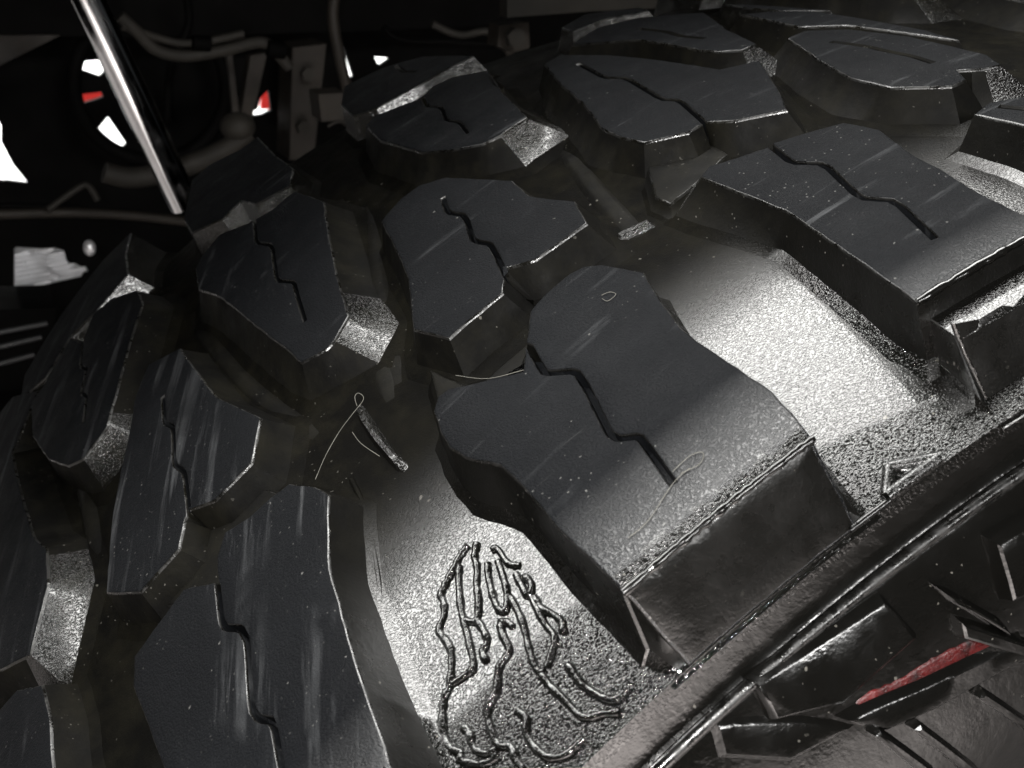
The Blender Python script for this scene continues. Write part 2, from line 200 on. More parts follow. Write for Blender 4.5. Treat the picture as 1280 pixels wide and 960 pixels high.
def block(name, poly, sipes, E, parent, mats, draft=3.5, drop=0.0, sw=1.9, toe=2.6):
    DROP[0] = drop
    poly = [list(q[:2]) + [q[2] if len(q) > 2 else draft, 0.0] for q in poly]   # a, v, draft, is-sipe
    if E is not None:
        L = face_len(E)
        f, l = poly[0], poly[-1]
        f[1] = l[1] = E
        poly = poly + [[l[0] - 1, E + L, 2.0, 0.0], [f[0] + 1, E + L, 2.0, 0.0]]
    if area2(poly) < 0: poly.reverse()
    poly = refine(poly, 3.5)
    jr = random.Random(int(abs(poly[0][0]) * 10))
    for q in poly: q[0] += jr.uniform(-.16, .16); q[1] += jr.uniform(-.16, .16)
    holes = []; beds = []
    for kind, pl in sipes:
        pl = chaikin([Vector(q[:2]) for q in pl])
        lf, rt = ribbon(pl, sw)
        if kind == 'h':
            holes.append(refine([list(q) for q in (rt + lf[::-1])], 3)); continue
        if kind == 'e': pl = pl[::-1]; lf, rt = ribbon(pl, sw)
        beds.append((lf, rt))
        # open end = pl[0]: splice into the nearest edge
        q = pl[0]; best = None; n = len(poly)
        for i in range(n):
            a = Vector(poly[i][:2]); b = Vector(poly[(i + 1) % n][:2]); d = b - a
            t = max(0.0, min(1.0, (q - a).dot(d) / max(d.length_squared, 1e-9)))
            dd = (a + d * t - q).length
            if best is None or dd < best[0]: best = (dd, i, a + d * t, d.normalized())
        _, i, foot, d = best
        # drop outline points inside the mouth
        a0 = foot - d * sw / 2; b0 = foot + d * sw / 2
        A = [list(a0) + [1.0, 0.5]] ; Bq = [list(b0) + [1.0, 0.5]]
        k0 = 1
        body_l = [list(x) + [0.0, 1.0] for x in lf[k0:]]
        body_r = [list(x) + [0.0, 1.0] for x in rt[k0:]][::-1]
        keep = [v for v in poly]
        new = keep[:i + 1] + A + body_l + body_r + Bq + keep[i + 1:]
        fl = []
        for v in new:
            if v[3] == 0.0 and (Vector(v[:2]) - foot).length < sw * 0.75: continue
            fl.append(v)
        poly = fl
    n = len(poly)
    bm = bmesh.new(); uv = bm.loops.layers.uv.new('UVMap')
    co2 = {}
    def addv(P, q):
        v = bm.verts.new(P); co2[v] = (q[0], q[1]); return v
    def quad(vs, mi):
        try: f = bm.faces.new(vs)
        except ValueError: return
        f.material_index = mi
        for lp in f.loops: lp[uv].uv = (co2[lp.vert][0] * 0.01, co2[lp.vert][1] * 0.01)
    ins = [0.8 if v[3] == 0 else 0.4 for v in poly]
    r0 = offset(poly, [-k for k in ins]); r1 = offset(poly, [-k * .5 for k in ins]); r1b = offset(poly, [-k * .134 for k in ins]); r2 = offset(poly, [0.0] * n)
    dr = [v[2] for v in poly]
    r3 = offset(poly, [d * .82 for d in dr]); r4 = offset(poly, [d + (toe if v[3] == 0 else 0) for d, v in zip(dr, poly)])
    VX = (E + face_len(E)) if E is not None else None
    def fx(q):
        x = outer2(q[1], E)[0]
        return min(x, 178.0) if E is not None else x
    top = [addv(outer(q[0], q[1], E), q) for q in r0]
    A = [addv(outer(q[0], q[1], E, -.11), q) for q in r1]
    A2 = [addv(outer(q[0], q[1], E, -.4), q) for q in r1b]
    Bv = [addv(outer(q[0], q[1], E, -.78), q) for q in r2]
    Cv = []; Dv = []
    for q3, q4, q2 in zip(r3, r4, r2):
        f3 = floorp(q3[0], fx(q3), 0); t3 = outer(q3[0], q3[1], E, -.78)
        Cv.append(addv(t3 + (f3 - t3) * .84, q3))
        Dv.append(addv(floorp(q4[0], fx(q4), -.6), q4))
    for X, Y, mi in ((top, A, 0), (A, A2, 2), (A2, Bv, 2), (Bv, Cv, 1), (Cv, Dv, 4)):
        for i in range(n):
            j = (i + 1) % n
            facet = dr[i] > 8.9 and dr[j] > 8.9 and mi == 1
            cut = poly[i][3] > .9 and poly[j][3] > .9 and mi in (1, 4)
            quad([X[i], X[j], Y[j], Y[i]], 3 if facet else (0 if cut else mi))
    for lf, rt in beds:
        P = [(addv(outer(p[0], p[1], E, -5.5), p), addv(outer(q[0], q[1], E, -5.5), q)) for p, q in zip(lf, rt)]
        for (p0, q0), (p1, q1) in zip(P, P[1:]): quad([p0, p1, q1, q0], 0)
    htop = []
    for h in holes:
        if area2(h) < 0: h.reverse()
        m = len(h)
        h0 = offset(h, [.45] * m)
        htop.append(h0)
        T = [addv(outer(q[0], q[1], E), q) for q in h0]
        U = [addv(outer(q[0], q[1], E, -.6), q) for q in h]
        V = [addv(outer(q[0], q[1], E, -9), q) for q in h]
        for X, Y in ((T, U), (U, V)):
            for i in range(m):
                j = (i + 1) % m
                quad([X[j], X[i], Y[i], Y[j]], 1)
        quad([v for v in V], 1)
    xs = [q[0] for q in r0]; ys = [q[1] for q in r0]
    pts = []; rnd = random.Random(len(poly))
    rows = []
    y = min(ys)
    while y < max(ys):
        rows.append(y); y += 6
    if E is not None: rows = [y for y in rows if y < E - 8 or y > E + 6] + [E - 6, E - 4, E - 3.2, E - 2.4, E - 1.6, E - .8, E - .1, E + .6, E + 1.6, E + 4]
    for y in rows:
        x = min(xs)
        while x < max(xs):
            q = (x + rnd.uniform(-.6, .6), y)
            if inside(q, r0) and seg_d(q, r0) > 1.6 and all(not inside(q, h) and seg_d(q, h) > 1.6 for h in htop): pts.append(q)
            x += 6
    vs, fs = cdt(r0, htop, pts)
    tv = [addv(outer(q[0], q[1], E), q) for q in vs]
    for f in fs:
        g = [tv[i] for i in f]
        if area2([tuple(vs[i]) for i in f]) > 0: g.reverse()
        cv = sum(vs[i][1] for i in f) / len(f)
        quad(g, 0 if E is None or cv < E - 3.4 else (5 if cv < E + .9 else 1))
    # orientation: outward
    bmesh.ops.remove_doubles(bm, verts=bm.verts, dist=2e-6)
    DROP[0] = 0.0
    return link(name, bm, mats, parent, 36)

def tube(bm, pts, rad, seg=8, cap=True, taper=None):
    pts = [Vector(p) for p in pts]; rings = []
    up = None
    for i, p in enumerate(pts):
        d = (pts[min(i + 1, len(pts) - 1)] - pts[max(i - 1, 0)]).normalized()
        if up is None: up = d.orthogonal().normalized()
        up = (up - d * up.dot(d)).normalized(); s = d.cross(up)
        r = rad if taper is None else rad * taper[i]
        rings.append([bm.verts.new(p + (up * math.cos(k * 2 * math.pi / seg) + s * math.sin(k * 2 * math.pi / seg)) * r) for k in range(seg)])
    for a, b in zip(rings, rings[1:]):
        for k in range(seg): bm.faces.new((a[k], a[(k + 1) % seg], b[(k + 1) % seg], b[k]))
    if cap:
        bm.faces.new(rings[0][::-1]); bm.faces.new(rings[-1])
def smooth_line(pts, n=4):
    o = []
    P = [Vector(p) for p in pts]
    for i in range(len(P) - 1):
        p0, p1, p2, p3 = P[max(i - 1, 0)], P[i], P[i + 1], P[min(i + 2, len(P) - 1)]
        for k in range(n):
            t = k / n
            o.append(0.5 * ((2 * p1) + (p2 - p0) * t + (2 * p0 - 5 * p1 + 4 * p2 - p3) * t * t + (3 * p1 - p0 - 3 * p2 + p3) * t ** 3))
    o.append(P[-1]); return o
def prism(poly, X, thick, holes=()):
    """(y, z) outline in mm at plane x = X metres, thickness going to -x"""
    bm = bmesh.new()
    poly = [tuple(q) for q in poly]
    if area2(poly) < 0: poly = poly[::-1]
    hs = [list(h) if area2(list(h)) > 0 else list(h)[::-1] for h in holes]
    vs, fs = cdt(poly, hs, [])
    for x, flip in ((X, False), (X - thick, True)):
        tv = [bm.verts.new((x, q[0] * 1e-3, q[1] * 1e-3)) for q in vs]
        for f in fs:
            g = [tv[i] for i in f]
            if (area2([tuple(vs[i]) for i in f]) < 0) != flip: g.reverse()
            bm.faces.new(g)
    for lp in [poly] + hs:
        a = [bm.verts.new((X, q[0] * 1e-3, q[1] * 1e-3)) for q in lp]; b = [bm.verts.new((X - thick, q[0] * 1e-3, q[1] * 1e-3)) for q in lp]
        for i in range(len(lp)):
            j = (i + 1) % len(lp); bm.faces.new((a[i], a[j], b[j], b[i]))
    bmesh.ops.remove_doubles(bm, verts=bm.verts, dist=1e-6)
    bmesh.ops.recalc_face_normals(bm, faces=bm.faces)
    return bm
def P3(q, X): return Vector((X, q[0] * 1e-3, q[1] * 1e-3))

# ------------------------------------------------------------------ materials
def mat(name):
    m = bpy.data.materials.new(name); m.use_nodes = True
    nt = m.node_tree; b = nt.nodes['Principled BSDF']
    return m, nt, b
def nd(nt, t, **k):
    n = nt.nodes.new(t)
    for a, v in k.items():
        if a.startswith('i_'): n.inputs[a[2:].replace('_', ' ')].default_value = v
        else: setattr(n, a, v)
    return n
def ramp(nt, src, stops):
    r = nt.nodes.new('ShaderNodeValToRGB')
    el = r.color_ramp.elements
    el[0].position, el[0].color = stops[0][0], (*stops[0][1], 1)
    el[1].position, el[1].color = stops[-1][0], (*stops[-1][1], 1)
    for p, c in stops[1:-1]:
        e = el.new(p); e.color = (*c, 1)
    nt.links.new(src, r.inputs[0]); return r.outputs[0]
def g(v): return (v, v, v)
def mix(nt, fac, a, b, mode='MIX'):
    n = nt.nodes.new('ShaderNodeMix'); n.data_type = 'RGBA'; n.blend_type = mode
    for s, v in ((n.inputs[0], fac), (n.inputs[6], a), (n.inputs[7], b)):
        if hasattr(v, 'links'): nt.links.new(v, s)
        else: s.default_value = v if not isinstance(v, tuple) or len(v) == 4 else (*v, 1)
    return n.outputs[2]
def mathn(nt, op, a, b=None):
    n = nt.nodes.new('ShaderNodeMath'); n.operation = op
    for s, v in zip(n.inputs, (a, b)):
        if v is None: continue
        if hasattr(v, 'links'): nt.links.new(v, s)
        else: s.default_value = v
    return n.outputs[0]
def noise(nt, vec, scale, detail=4, rough=.55, dist=0):
    n = nd(nt, 'ShaderNodeTexNoise'); n.inputs['Scale'].default_value = scale; n.inputs['Detail'].default_value = detail
    n.inputs['Roughness'].default_value = rough; n.inputs['Distortion'].default_value = dist
    nt.links.new(vec, n.inputs['Vector']); return n.outputs['Fac']
def mapped(nt, src, scale, rot=(0, 0, 0)):
    n = nd(nt, 'ShaderNodeMapping'); n.inputs['Scale'].default_value = scale; n.inputs['Rotation'].default_value = rot
    nt.links.new(src, n.inputs['Vector']); return n.outputs[0]
def specks(nt, vec, scale, rad, keep):
    """lint and grit: small round grains in a random share of cells"""
    w = nd(nt, 'ShaderNodeTexNoise'); w.inputs['Scale'].default_value = scale * 2.3; nt.links.new(vec, w.inputs['Vector'])
    va = nd(nt, 'ShaderNodeVectorMath', operation='MULTIPLY_ADD'); nt.links.new(w.outputs['Color'], va.inputs[0])
    va.inputs[1].default_value = (.55 / scale,) * 3; nt.links.new(vec, va.inputs[2])
    v = nd(nt, 'ShaderNodeTexVoronoi'); v.inputs['Scale'].default_value = scale
    nt.links.new(va.outputs[0], v.inputs['Vector'])
    near = mathn(nt, 'LESS_THAN', v.outputs['Distance'], rad)
    sep = nd(nt, 'ShaderNodeSeparateColor'); nt.links.new(v.outputs['Color'], sep.inputs[0])
    k = mathn(nt, 'GREATER_THAN', sep.outputs[0], 1 - keep)
    return mathn(nt, 'MULTIPLY', near, k)
def bump(nt, h, strength, dist, nrm=None):
    b = nd(nt, 'ShaderNodeBump'); b.inputs['Strength'].default_value = strength; b.inputs['Distance'].default_value = dist
    nt.links.new(h, b.inputs['Height'])
    if nrm is not None: nt.links.new(nrm, b.inputs['Normal'])
    return b.outputs[0]

def rubber_top():
    m, nt, b = mat('rubber_tread_top'); L = nt.links
    tc = nd(nt, 'ShaderNodeTexCoord'); ob = tc.outputs['Object']; uv = tc.outputs['UV']
    broad = noise(nt, ob, 28, 5, .6)
    sA = noise(nt, mapped(nt, mapped(nt, uv, (1, 1, 1), (0, 0, math.radians(-117))), (1.1, 16, 1)), 1.0, 6, .62, .35)
    sB = noise(nt, mapped(nt, mapped(nt, uv, (1, 1, 1), (0, 0, math.radians(7))), (2.2, 22, 1)), 1.0, 6, .62, .35)
    su = nd(nt, 'ShaderNodeSeparateXYZ'); L.new(uv, su.inputs[0])
    side = nd(nt, 'ShaderNodeMapRange'); side.inputs[1].default_value = -.12; side.inputs[2].default_value = -.36; L.new(su.outputs[0], side.inputs[0])
    streak = mix(nt, side.outputs[0], mathn(nt, 'SUBTRACT', sB, .035), mathn(nt, 'ADD', sA, .02))
    streak2 = noise(nt, mapped(nt, uv, (5, 130, 1), (0, 0, -.10)), 1.0, 3, .5)
    base = ramp(nt, broad, [(.3, (.0042, .0046, .0056)), (.7, (.0068, .0075, .0088))])
    sc = ramp(nt, streak, [(.55, g(0)), (.66, g(1))])
    sc2 = ramp(nt, streak2, [(.68, g(0)), (.74, g(1))])
    pat = ramp(nt, noise(nt, ob, 17, 3), [(.45, g(0)), (.62, g(1))])
    pat2 = ramp(nt, noise(nt, ob, 23, 4, .6, .5), [(.40, g(0)), (.66, g(1))])
    base = mix(nt, mathn(nt, 'MULTIPLY', mathn(nt, 'MULTIPLY', sc, pat2), .75), base, (.085, .088, .092))
    base = mix(nt, mathn(nt, 'MULTIPLY', mathn(nt, 'MULTIPLY', sc2, pat), .7), base, (.035, .035, .035))
    sp = mathn(nt, 'MAXIMUM', specks(nt, ob, 420, .13, .05), mathn(nt, 'MULTIPLY', specks(nt, ob, 900, .2, .14), pat))
    base = mix(nt, sp, base, (.12, .12, .115))
    L.new(base, b.inputs['Base Color'])
    rr = ramp(nt, noise(nt, ob, 60, 6, .7), [(.3, g(.55)), (.7, g(.74))])
    sx = nd(nt, 'ShaderNodeSeparateXYZ'); L.new(ob, sx.inputs[0])
    wet = nd(nt, 'ShaderNodeMapRange'); wet.inputs[1].default_value = .146; wet.inputs[2].default_value = .172; L.new(sx.outputs[0], wet.inputs[0])
    L.new(mix(nt, wet.outputs[0], rr, g(.19)), b.inputs['Roughness'])
    sl = nd(nt, 'ShaderNodeMapRange'); sl.inputs[3].default_value = .09; sl.inputs[4].default_value = 1.0; L.new(wet.outputs[0], sl.inputs[0])
    L.new(sl.outputs[0], b.inputs['Specular IOR Level'])
    h = ramp(nt, noise(nt, ob, 1700, 3, .6), [(.36, g(0)), (.58, g(1))])
    h2 = noise(nt, ob, 140, 4, .6)
    n1 = bump(nt, h, .9, .00010)
    n2 = bump(nt, h2, .5, .0004, n1)
    n3 = bump(nt, mathn(nt, 'MULTIPLY', streak2, -1), .25, .0003, n2)
    L.new(bump(nt, sp, .8, .0003, n3), b.inputs['Normal'])
    return m
def rubber_moulded(name, tex, patch, spec=.6, dry=.3, grain=2300, gd=.00009, und=.4, crease=False):
    m, nt, b = mat(name); L = nt.links
    ob = nd(nt, 'ShaderNodeTexCoord').outputs['Object']
    sep = nd(nt, 'ShaderNodeSeparateXYZ'); L.new(ob, sep.inputs[0])
    dust = ramp(nt, noise(nt, ob, 70, 8, .72), [(.42, g(0)), (.68, g(1))])
    inner = nd(nt, 'ShaderNodeMapRange'); inner.inputs[1].default_value = .135; inner.inputs[2].default_value = .05
    L.new(sep.outputs[0], inner.inputs[0])
    dust = mathn(nt, 'MULTIPLY', dust, inner.outputs[0])
    base = mix(nt, dust, (.0040, .0038, .0033), (.012, .011, .0075))
    sp = mathn(nt, 'MAXIMUM', specks(nt, ob, 380, .15, .06), specks(nt, ob, 900, .2, .07))
    clump = ramp(nt, noise(nt, ob, 30, 4, .6), [(.46, g(0)), (.60, g(1))])
    sp = mathn(nt, 'MULTIPLY', sp, clump)
    base = mix(nt, sp, base, (.13, .125, .11))
    L.new(base, b.inputs['Base Color'])
    lo, hi, sc_ = patch
    rr = ramp(nt, noise(nt, ob, sc_, 5, .7), [(.35, g(lo)), (.65, g(hi))])
    wet = nd(nt, 'ShaderNodeMapRange'); wet.inputs[1].default_value = .084; wet.inputs[2].default_value = .124
    L.new(sep.outputs[0], wet.inputs[0])
    if dry < 1: rr = mix(nt, wet.outputs[0], ramp(nt, noise(nt, ob, 90, 6, .7), [(.3, g(.5)), (.7, g(.75))]), rr)
    L.new(rr, b.inputs['Roughness'])
    sl = nd(nt, 'ShaderNodeMapRange'); sl.inputs[3].default_value = spec * dry; sl.inputs[4].default_value = spec
    L.new(mathn(nt, 'POWER', wet.outputs[0], 2.2), sl.inputs[0]); L.new(sl.outputs[0], b.inputs['Specular IOR Level'])
    v = nd(nt, 'ShaderNodeTexNoise'); v.inputs['Scale'].default_value = grain; v.inputs['Detail'].default_value = 2.5; v.inputs['Distortion'].default_value = .6
    L.new(mapped(nt, ob, (1, .62, .62)), v.inputs['Vector'])
    hh = ramp(nt, v.outputs['Fac'], [(.37, g(0)), (.55, g(1))]) if crease else v.outputs['Fac']
    n1 = bump(nt, hh, tex, gd)
    n2 = bump(nt, noise(nt, ob, 120, 4, .6), und, .0006, n1)
    L.new(bump(nt, sp, .8, .0003, n2), b.inputs['Normal'])
    return m
def plain(name, col, rough=.5, metal=0.0, spec=.5, var=.5, bscale=60, bd=.0004):
    m, nt, b = mat(name); L = nt.links
    ob = nd(nt, 'ShaderNodeTexCoord').outputs['Object']
    f = noise(nt, ob, bscale * .4, 6, .65)
    c0 = tuple(c * (1 - var) for c in col); c1 = tuple(min(1, c * (1 + var)) for c in col)
    L.new(ramp(nt, f, [(.3, c0), (.7, c1)]), b.inputs['Base Color'])
    L.new(ramp(nt, noise(nt, ob, bscale, 5), [(.3, g(max(.03, rough - .08))), (.7, g(min(1, rough + .1)))]), b.inputs['Roughness'])
    b.inputs['Metallic'].default_value = metal
    b.inputs['Specular IOR Level'].default_value = spec
    L.new(bump(nt, noise(nt, ob, bscale * 3, 4), .4, bd), b.inputs['Normal'])
    return m
M_TOP = rubber_top()
M_FLOOR = rubber_moulded('rubber_groove', .95, (.03, .08, 45), .9, .03, 2500, .000036, .03, True)
M_SIDE = rubber_moulded('rubber_lug_side', .5, (.24, .36, 60), .5, .2)
M_CHAMFER = rubber_moulded('rubber_cut_facet', .9, (.16, .26, 60), 1.0, 1.0, 2200, .00010, .2, True)
M_EDGE = rubber_moulded('rubber_worn_edge', .9, (.10, .55, 260), 1.0, 1.0)
M_LIP = rubber_moulded('rubber_shoulder_lip', .9, (.12, .26, 90), 1.0, 1.0, 2300, .00007, .06, True)
M_BEAD = rubber_moulded('rubber_flash_bead', .5, (.10, .2, 200), 1.0, 1.0, 1500, .00004, .1)
M_WALL = rubber_moulded('rubber_sidewall', .25, (.09, .22, 70), .75, 1.0)
M_BLACK = plain('greasy_black_paint', (.002, .0019, .0018), .7, 0.0, .04, var=.6, bscale=30)
M_BROWN = plain('rusty_brown_steel', (.015, .012, .009), .65, 0.0, .3, var=.6, bscale=40)
M_DUSTY = plain('dusty_dark_rubber', (.017, .015, .012), .7, 0.0, .3, var=.5, bscale=40)
M_GREY = plain('grey_plastic', (.03, .03, .031), .55, var=.3, bscale=40)
M_CHROME = plain('polished_steel', (.72, .72, .73), .09, 1.0, var=.05, bscale=120, bd=.00003)
M_ALU = plain('bright_aluminium', (.75, .75, .76), .35, .6, var=.15, bscale=90)
M_WHITE = plain('white_wall_paint', (.80, .80, .78), .8, var=.04, bscale=5)
M_RED = plain('red_paint', (.55, .03, .025), .35, var=.15, bscale=20)
M_REDREFL = plain('red_reflection_tint', (.07, .006, .006), .3, var=.95, bscale=420)  # colour of a reflected red, laid on the sidewall
M_CONC = plain('floor_reflection_tint', (.27, .25, .244), .85, var=.8, bscale=5, bd=.002)  # warm tint and blotches made up for what the rubber reflects
M_LINT = plain('pale_lint', (.16, .155, .135), .8, var=.15, bscale=200)

# ------------------------------------------------------------------ the setting
bm = bmesh.new()
vs = [bm.verts.new(p) for p in ((-6, -6, -.435), (6, -6, -.435), (6, 6, -.435), (-6, 6, -.435))]
bm.faces.new(vs)
tag(link('floor', bm, M_CONC), kind='structure')
bm = bmesh.new()
bmesh.ops.create_cube(bm, size=1)
bmesh.ops.scale(bm, vec=(.1, 5, 2.6), verts=bm.verts); bmesh.ops.translate(bm, vec=(-2.7, .2, .87), verts=bm.verts)
tag(link('workshop_wall', bm, M_WHITE), 'white workshop wall seen in bright slivers through gaps of the wheel arch', 'wall')

# ------------------------------------------------------------------ the tyre
tyre = empty('mud_tire')
tyre.rotation_euler = (PHI, 0, 0)
tag(tyre, 'big black off-road tire with chunky stepped tread blocks and a glossy wet look', 'tire')

# carcass: groove floor and both sidewalls as one turned skin
prof = []
x = -189.0
far = [(-160, 268), (-175, 280), (-188, 300), (-196, 330), (-197, 355), (-194, 375), (-191, 381)]
prof += far
while x <= 177: prof.append((x, floor_r(x))); x += 3.0
prof += [(177.5, 387.5), (177.9, 384), (178.6, 381.2), (179.5, 379.9)] + SIDE[0:3] + [(183.5, 370.5), (185, 366), (186.8, 359)] + SIDE[4:]
ths = []
t = -.62
while t < 1.30: ths.append(t); t += .005
n_c = 70
ths += [1.30 + (2 * math.pi - 1.92) * k / n_c for k in range(n_c)]
bm = bmesh.new()
rnd = random.Random(4)
rings = []
for t in ths:
    rings.append([bm.verts.new((px * 1e-3, pr * 1e-3 * math.sin(t), pr * 1e-3 * math.cos(t))) for px, pr in prof])
for i in range(len(rings)):
    a, b = rings[i], rings[(i + 1) % len(rings)]
    for k in range(len(prof) - 1): f = bm.faces.new((a[k], b[k], b[k + 1], a[k + 1])); f.material_index = 1 if (prof[k][0] > 177.2 or prof[k][0] < -188) else 0
bmesh.ops.recalc_face_normals(bm, faces=bm.faces)
link('tire_carcass', bm, [M_FLOOR, M_WALL], tyre, 60)

# ledge where tread meets sidewall
bm = bmesh.new()
pts = [Vector((.1804, .3800 * math.sin(t), .3800 * math.cos(t))) for t in [(-.62 + .012 * k) for k in range(160)]]
tube(bm, pts, .00125, 8)
link('sidewall_rib', bm, M_EDGE, tyre, 60)

# tread blocks
LUGS['N0']['p'] = ((-108, 166), ) + LUGS['N0']['p']
LUGS['M1']['p'] = ((-178, 168), (-178, 60), (-165, 33), (-148.8, 37.8), (-141.5, 39.8), (-132.1, 50.4), (-132.1, 64.3), (-135.1, 80.2), (-134.5, 107.8), (-136, 168))
LUGS['N3']['p'] = ((140, 171), (139.2, 121), (136.9, 107.9), (144, 105), (152.8, 107.9), (170, 112), (178, 125), (176, 171))
LUGS['DM']['p'] = ((-150, -150), (-126.2, -142.9), (-110.8, -112.8), (-114.7, -106.7), (-126, -90), (-150, -70), (-165, -100))
n2 = LUGS['N2']; n2['E'] = None
n2['p'] = tuple((q[0], min(q[1], 158.5)) + tuple(q[2:3]) for q in n2['p'][:-1]) + ((107.5, 158.5, .8),)
n2['p'] = ((72.5, 158.5, .8),) + n2['p'][1:]
block('shoulder_step', ((73.2, 171), (75.5, 152), (107.5, 152), (105.5, 171)), [], 171, tyre, [M_FLOOR, M_SIDE, M_EDGE, M_CHAMFER, M_FLOOR, M_LIP], 1.2, 5.0, 3.0, .8)
def clampv(p): return tuple((q[0], max(q[1], -184)) + tuple(q[2:]) for q in p)
LN = {'N': 'shoulder_block', 'M': 'shoulder_block', 'E': 'shoulder_block', 'C': 'tread_block', 'D': 'tread_block'}
made = {}
for k, d in LUGS.items():
    w = {'N': 1.55, 'C': 1.35, 'D': 1.1, 'E': 1.1, 'M': 2}[k[0]]
    made[k] = block(LN[k[0]], clampv(d['p']), [(s['o'], s['p']) for s in d['s']], d['E'], tyre, [M_TOP, M_CHAMFER if k[0] == 'E' else M_SIDE, M_EDGE, M_CHAMFER, M_FLOOR, M_LIP], 5.0 if k[0] in 'CD' else 3.6, 0.0, w, 5.0 if k[0] in 'CD' else 3.0)

# moulding flash: a fine bead shaped to catch a bright line along the shoulder edges
for k, E, a0, a1 in (('N1', 171, -11.2, 35.0), ('N2', None, 72.8, 107.3), ('N0', 166, -108, -63.5), ('N3', 171, 140, 176)):
    er = random.Random(int(a1)); bm = bmesh.new()
    n = int((a1 - a0) / 1.1)
    v = E if E else 158.2
    pts = [outer(a0 + (a1 - a0) * i / n, v - .15 + er.uniform(-.12, .12), E, -.12 if E else -.25) for i in range(n + 1)]
    tube(bm, pts, .0008, 10, True, [er.uniform(.75, 1.35) for p in pts])
    link('edge_bead', bm, M_BEAD, made[k], 60)
# the pattern goes on round the tyre, a double pitch further each way
PITCH2 = 0.377
for k, s in (('N0', -1), ('C0', -1), ('D0', -1), ('E0', -1), ('E1', -1), ('N2', 1), ('C2', 1), ('D2', 1), ('E2', 1), ('D1', 2), ('C1', 2), ('N1', 2), ('D2', 2)):
    c = made[k].copy(); COL.objects.link(c); c.parent = tyre
    c.rotation_euler.x = -PITCH2 * s
# raised outline emblem on the groove floor
emblem = empty('moulded_emblem', parent=tyre)
for s in EMB:
    bm = bmesh.new()
    ln = smooth_line([(q[0], q[1], 0) for q in s], 4)
    er = random.Random(len(ln))
    tube(bm, [floorp(q[0], min(q[1], 176.5), .05) for q in ln], .00088, 8, True, [er.uniform(.8, 1.2) for q in ln])
    link('emblem_ridge', bm, M_FLOOR, emblem, 60)
# stone ejector ribs
def rib(pts, w0, h, soft=0.0):
    bm = bmesh.new()
    ln = smooth_line([(q[0], q[1], 0) for q in pts], 5) if len(pts) > 2 else [Vector((pts[0][0] + (pts[1][0] - pts[0][0]) * k / 8, pts[0][1] + (pts[1][1] - pts[0][1]) * k / 8, 0)) for k in range(9)]
    rows = []
    n = len(ln)
    for i, q in enumerate(ln):
        d = (ln[min(i + 1, n - 1)] - ln[max(i - 1, 0)]).normalized(); s = Vector((-d.y, d.x, 0))
        e = min(1.0, max(0.0, min(i, n - 1 - i) / (n * soft))) if soft else (1 if 0 < i < n - 1 else 0)
        e = e * e * (3 - 2 * e)
        rows.append([bm.verts.new(floorp((q + s * o).x, (q + s * o).y, hh)) for o, hh in ((-w0, -1), (-w0 * .55, h * .8 * e - .2), (-w0 * .3, h * e), (w0 * .3, h * e), (w0 * .55, h * .8 * e - .2), (w0, -1))])
    for a, b in zip(rows, rows[1:]):
        for k in range(5): bm.faces.new((a[k], b[k], b[k + 1], a[k + 1]))
    bmesh.ops.recalc_face_normals(bm, faces=bm.faces)
    return bm
link('stone_ejector', rib(RIBS['ej1'], 2.0, 2.2, .2), M_CHAMFER, tyre, 30)
link('stone_ejector', rib(RIBS['ej2'], 2.2, 1.6, .1), M_CHAMFER, tyre, 30)
#link('mould_step', rib(LINES['n1'], 4.5, 1.3, .3), M_SIDE, tyre, 30)
for s in XL['plates']: block('tie_bar', s, [], None, tyre, [M_SIDE, M_SIDE, M_EDGE, M_CHAMFER, M_FLOOR, M_LIP], 2.5, 6.2)
for s in XL['lines']: link('mould_line', rib(s, 4.2, 1.7, .4), M_SIDE, tyre, 40)
for k in ('inner',):
    bm = bmesh.new()
    tube(bm, [floorp(q.x, q.y, .1) for q in smooth_line([(q[0], q[1], 0) for q in LINES[k]], 5)], .0007, 8)
    link('mould_line', bm, M_FLOOR, tyre, 60)
# tread wear triangle
wm = empty('wear_mark', parent=tyre)
mk = [Vector((q[0], min((q[1] - 170.4) * .75 + 168.6, 176.2), 0)) for q in RIBS['mark']]
for a, b in zip(mk, mk[1:] + mk[:1]):
    bm = bmesh.new()
    tube(bm, [floorp(a.x + (b.x - a.x) * k / 6, a.y + (b.y - a.y) * k / 6, .6) for k in range(7)], .0014, 8)
    link('mark_ridge', bm, M_LIP, wm, 60)
bm = bmesh.new()
c = (mk[0] + mk[1] + mk[2]) / 3
for q in mk:
    tube(bm, [floorp(c.x + (q.x - c.x) * k / 4, c.y + (q.y - c.y) * k / 4, .3) for k in range(5)], .0009, 8)
link('mark_ridge', bm, M_LIP, wm, 60)
bm = bmesh.new()
tube(bm, [floorp(q[0], min(q[1], 176.8), .2) for q in RIBS['fl1']], .0007, 8)
link('mould_line', bm, M_WALL, tyre, 60)

